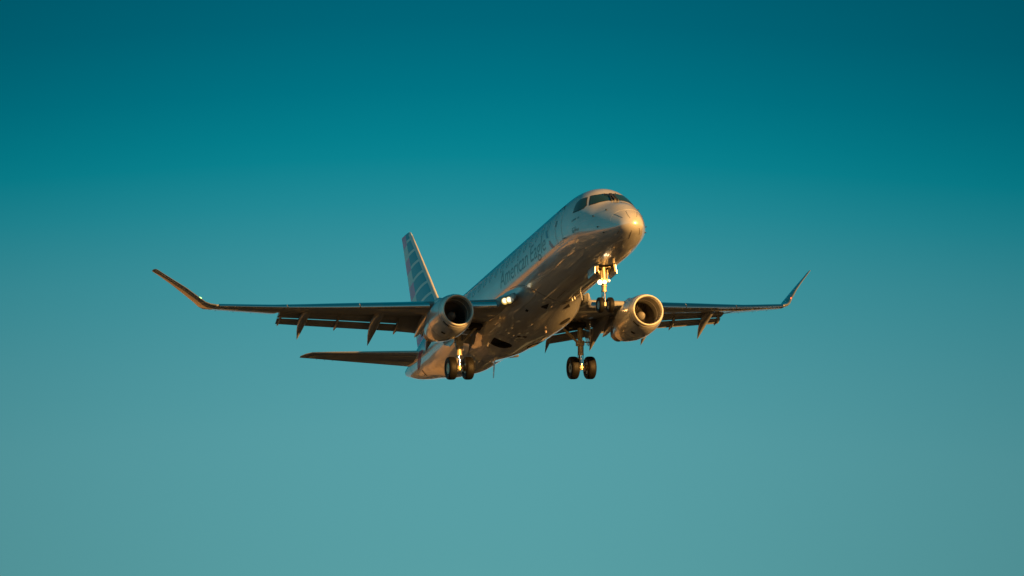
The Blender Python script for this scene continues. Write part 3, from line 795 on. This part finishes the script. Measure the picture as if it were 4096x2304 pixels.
def tailplane(side):
    F = (lambda m: m) if side > 0 else (lambda m: m.flip())
    mb = MB(); T = [((26.75, .45, .50), (30.15, .45, .70)), ((27.1, .8, .60), (30.25, .8, .76)), ((28.06, 1.8, .84), (30.53, 1.8, .92)), ((29.0, 2.8, 1.07), (30.82, 2.8, 1.08)), ((30.0, 3.85, 1.32), (31.12, 3.85, 1.25)), ((30.73, 4.6, 1.49), (31.34, 4.6, 1.37)), ((31.0, 4.8, 1.50), (31.40, 4.8, 1.40)), ((31.3, 4.98, 1.47), (31.46, 4.98, 1.43))]
    mb.loft([airfoil(a, b, .095, .003) for a, b in T]); t = part('tailplane', F(mb), M['wing'])
    mb = MB(); rows = []
    for a, b in T[1:6]:
        a, b = Vector(a), Vector(b); d = b-a; c = d.length; xs = [0, .005, .015, .035, .06]
        rows.append(([tuple(a+d*x+Vector((-.01, 0, c*.095*nh(x)+.006))) for x in xs])[::-1]+[tuple(a+d*x+Vector((-.01, 0, -c*.095*nh(x)-.006))) for x in xs[1:]])
    mb.loft(rows); part('tailplane_leading_edge', F(mb), M['dullalu'], t, angle=60)
    for k in (.92, .84, .76):
        p = Vector(T[0][1]).lerp(Vector(T[5][1]), k); b_ = MB(); b_.tube(p, p+Vector((.14, 0, -.01)), .007, .004, 6); part('static_wick', F(b_), M['gap'], t)
    return t
tailplane(1); tailplane(-1)
# red flash of the flag livery on the tail cone by the tailplane root
skin_sheet('tail_flash', [([(25.45, 88), (26.0, 84), (26.53, 81.4), (27.3, 97), (27.9, 113), (28.05, 122.3), (27.2, 115), (26.5, 105), (26.2, 95)], 0)], mat('flash_red', (.42, .012, .05), .45, .0, .15, .05, spec=.25), .005)
skin_sheet('tail_stripe', [([(24.3, 92), (24.9, 74), (25.6, 74), (25.0, 90)], 0)], mat('stripe_mauve', (.55, .25, .42), .3, .1, .5, .05), .005)

# ---- landing gear
def wheel(parent, c, r, w, hub_r, F, hubmat='hub'):
    c = Vector(c); mb = MB(); n = 56; P = []
    def rev(pr, mi=0, m_=None):
        m2 = m_ or MB()
        rings = [[(c.x+q*math.cos(2*math.pi*k/n), c.y+yy, c.z+q*math.sin(2*math.pi*k/n)) for k in range(n)] for yy, q in pr]
        m2.loft(rings, (False, False), mi); return m2
    hw = w/2
    pr = [(-hw*.78, hub_r), (-hw*.95, hub_r+.05*r/.47), (-hw, r*.80), (-hw*.93, r*.91), (-hw*.78, r*.965)]
    for g_ in (-.42, -.14, .14, .42):
        pr += [(hw*(g_-.035), r*(1-.012*abs(g_))), (hw*(g_-.025), r*.975), (hw*(g_+.025), r*.975), (hw*(g_+.035), r*(1-.012*abs(g_)))]
    pr += [(hw*.78, r*.965), (hw*.93, r*.91), (hw, r*.80), (hw*.95, hub_r+.05*r/.47), (hw*.78, hub_r)]
    part('tyre', F(rev(pr)), M['rubber'], parent, angle=40)
    h_ = rev([(-hw*.80, hub_r*1.01), (-hw*.70, hub_r*.96), (-hw*.62, hub_r*.55), (-hw*.80, hub_r*.30), (-hw*.82, .005)])
    rev([(hw*.80, hub_r*1.01), (hw*.70, hub_r*.96), (hw*.62, hub_r*.55), (hw*.80, hub_r*.30), (hw*.82, .005)], 0, h_)
    for k in range(8):
        a = 2*math.pi*k/8
        for sg in (1, -1): h_.tube((c.x+hub_r*.72*math.cos(a), c.y+sg*hw*.60, c.z+hub_r*.72*math.sin(a)), (c.x+hub_r*.72*math.cos(a), c.y+sg*hw*.70, c.z+hub_r*.72*math.sin(a)), hub_r*.10, n=8)
    part('wheel_hub', F(h_), M[hubmat], parent)
I_ = lambda m: m
# nose gear
mb = MB()
mb.tube((4.16, 0, -1.45), (4.24, 0, -2.12), .075, .08, 20); mb.tube((4.24, 0, -2.12), (4.285, 0, -2.55), .092, .085, 20)
mb.tube((4.262, 0, -2.32), (4.264, 0, -2.36), .115, .115, 20); mb.tube((4.28, 0, -2.50), (4.285, 0, -2.57), .10, .10, 20)
mb.tube((4.31, -.17, -3.09), (4.31, .17, -3.09), .045, n=14); mb.box((4.31, 0, -3.07), (.07, .07, .07))
mb.tube((4.20, -.30, -1.58), (4.20, .30, -1.58), .05, n=12)
mb.tube((4.17, .27, -1.6), (4.23, .05, -2.15), .035); mb.tube((4.17, -.27, -1.6), (4.23, -.05, -2.15), .035)
mb.tube((4.95, 0, -1.6), (4.27, 0, -2.25), .04)
mb.box((4.14, 0, -2.16), (.05, .16, .05)); mb.tube((4.13, -.20, -2.2), (4.13, .29, -2.2), .022, n=8)
mb.tube((4.1, .14, -1.75), (4.17, .12, -2.1), .022, n=8); mb.tube((4.1, -.13, -1.72), (4.17, -.12, -2.1), .024, n=8)
ng = part('nose_landing_gear', mb, M['gear'])
b_ = MB(); b_.tube((4.285, 0, -2.5), (4.31, 0, -3.05), .052, n=20); part('oleo_piston', b_, M['chrome'], ng)
b_ = MB(); b_.tube((4.36, 0, -2.5), (4.52, 0, -2.78), .03, .035); b_.tube((4.52, 0, -2.78), (4.36, 0, -3.02), .035, .03); part('torque_link', b_, M['gear'], ng)
b_ = MB()
for y in (.07, -.05): b_.poly([(4.22, y, -1.9), (4.20, y*1.6, -2.2), (4.30, y*1.5, -2.5), (4.42, y*1.3, -2.75), (4.36, y, -3.0)], .010, 6)
part('brake_hose', b_, M['hose'], ng)
for y in (.205, -.205): wheel(ng, (4.31, y, -3.09), .305, .20, .155, I_)
for y, z, r, m_ in ((.225, -2.235, .096, 'white_lamp'), (.03, -2.225, .074, 'white_lamp'), (-.16, -2.17, .040, 'dim_lamp')):
    b_ = MB(); b_.tube((4.048, y, z), (4.06, y, z), r*.97, r, 10); l_ = part('taxi_light', b_, M[m_], ng)
    b_ = MB(); b_.tube((4.062, y, z), (4.14, y, z), r*1.04, r*.5, 16); part('lamp_housing', b_, M['gear'], ng)
for sg in (1, -1):
    b_ = MB(); b_.prism([(3.88, sg*.40, -1.56), (4.86, sg*.40, -1.56), (4.84, sg*.43, -1.86), (4.74, sg*.44, -1.93), (3.90, sg*.44, -1.91)], (0, sg*.025, 0)); d_ = part('gear_door', b_, M['skin'], ng, smooth=False)
    b_ = MB(); b_.prism([(3.80, sg*.30, -1.58), (3.84, sg*.40, -1.57), (3.86, sg*.40, -1.86), (3.82, sg*.34, -1.86)], (.03, 0, 0)); part('forward_gear_door', b_, M['gear'], ng, smooth=False)
bm = text_mesh('507')
xs = [v.co.x for v in bm.verts]
for v in bm.verts: v.co = (4.60-.30*(v.co.x-min(xs))/(max(xs)-min(xs)), .4685, -1.80+.17*v.co.y)
me = bpy.data.meshes.new('door_number'); bm.to_mesh(me); bm.free(); me.materials.append(M['doorline'])
o = bpy.data.objects.new('door_number', me); sc.collection.objects.link(o); o.parent = ng
# nose gear bay: dark well under the belly
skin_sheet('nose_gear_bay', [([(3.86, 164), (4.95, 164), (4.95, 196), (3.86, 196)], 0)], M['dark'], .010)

def main_gear(side):
    F = (lambda m: m) if side > 0 else (lambda m: m.flip())
    mb = MB()
    mb.tube((15.50, 2.62, -.95), (15.60, 2.62, -1.90), .095, .09, 20)
    mb.tube((15.60, 2.62, -1.85), (15.65, 2.62, -2.33), .118, .112, 20)
    mb.box((15.58, 2.60, -1.86), (.09, .16, .10))
    mb.tube((15.645, 2.62, -2.28), (15.652, 2.62, -2.34), .125, n=20)
    mb.tube((15.55, 2.55, -1.0), (15.55, 2.52, -1.88), .022, n=8); mb.tube((15.62, 2.80, -.95), (15.60, 2.66, -1.88), .030, n=8)
    mb.tube((15.75, 2.86, -1.0), (15.61, 2.66, -1.89), .022, n=8)
    for z in (-1.2, -1.45, -1.68): mb.tube((15.53, 2.62, z), (15.535, 2.62, z-.025), .108, n=16)
    g_ = part('main_landing_gear', F(mb), M['gear'])
    mb = MB(); mb.tube((15.7, 2.30, -2.87), (15.7, 2.94, -2.87), .055, n=16); mb.tube((15.69, 2.62, -2.76), (15.70, 2.62, -2.96), .075, .065, n=16); mb.tube((15.60, 2.62, -2.87), (15.80, 2.62, -2.87), .05, n=12)
    for y in (2.53, 2.71): mb.tube((15.62, y, -2.82), (15.62, y, -2.92), .03, n=10); mb.tube((15.62, y, -2.87), (15.7, y, -2.87), .02, n=8)
    part('axle', F(mb), M['gear'], g_)
    b_ = MB(); b_.tube((15.50, 1.75, -1.10), (15.56, 2.56, -1.90), .055, .048, 12); b_.tube((15.44, 2.02, -1.36), (15.46, 2.30, -1.63), .03, n=8); b_.tube((15.5, 2.15, -1.25), (15.5, 2.55, -1.15), .028, n=8)
    part('side_brace', F(b_), M['gear'], g_)
    b_ = MB(); b_.tube((15.65, 2.62, -2.3), (15.695, 2.62, -2.80), .058, n=20); part('oleo_piston', F(b_), M['chrome'], g_)
    b_ = MB(); b_.tube((15.76, 2.62, -2.25), (15.98, 2.62, -2.52), .035, .04); b_.tube((15.98, 2.62, -2.52), (15.78, 2.62, -2.78), .04, .035); part('torque_link', F(b_), M['gear'], g_)
    b_ = MB()
    for y in (2.50, 2.73): b_.poly([(15.55, y, -1.9), (15.56, y-.02, -2.2), (15.70, y, -2.45), (15.72, y+.02, -2.75)], .012, 6)
    b_.poly([(15.6, 2.44, -1.0), (15.52, 2.46, -1.5), (15.52, 2.47, -1.95)], .012, 6)
    part('brake_hose', F(b_), M['hose'], g_)
    for y in (2.26, 2.98):
        b_ = MB(); b_.tube((15.7, y-.13, -2.87), (15.7, y+.13, -2.87), .19, n=24); b_.tube((15.70, y+(.10 if y < 2.6 else -.10), -2.87), (15.7, y+(.24 if y < 2.6 else -.24), -2.87), .13, n=20)
        for k in range(5):
            a = 2*math.pi*k/5+.4; yy = y+(.2 if y < 2.6 else -.2); b_.tube((15.7+.15*math.cos(a), yy, -2.87+.15*math.sin(a)), (15.7+.15*math.cos(a), yy+(.06 if y < 2.6 else -.06), -2.87+.15*math.sin(a)), .035, n=10)
        part('brake_pack', F(b_), M['brake'], g_)
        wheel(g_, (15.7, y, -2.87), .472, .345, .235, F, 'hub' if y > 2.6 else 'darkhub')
    # door that hangs outboard of the leg
    b_ = MB(); b_.prism([(15.05, 2.92, -1.05), (16.25, 3.05, -.95), (16.32, 3.08, -1.45), (16.1, 3.05, -1.80), (15.6, 2.96, -1.98), (15.2, 2.90, -1.88)], (0, .03, 0))
    b_.tube((15.6, 2.66, -1.8), (15.65, 2.97, -1.8), .03, n=8)
    part('gear_door', F(b_), M['skin'], g_, smooth=False)
    # dark leg bay in the wing underside
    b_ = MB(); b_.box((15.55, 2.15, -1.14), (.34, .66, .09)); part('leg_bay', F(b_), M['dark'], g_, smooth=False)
    return g_
main_gear(1); main_gear(-1)
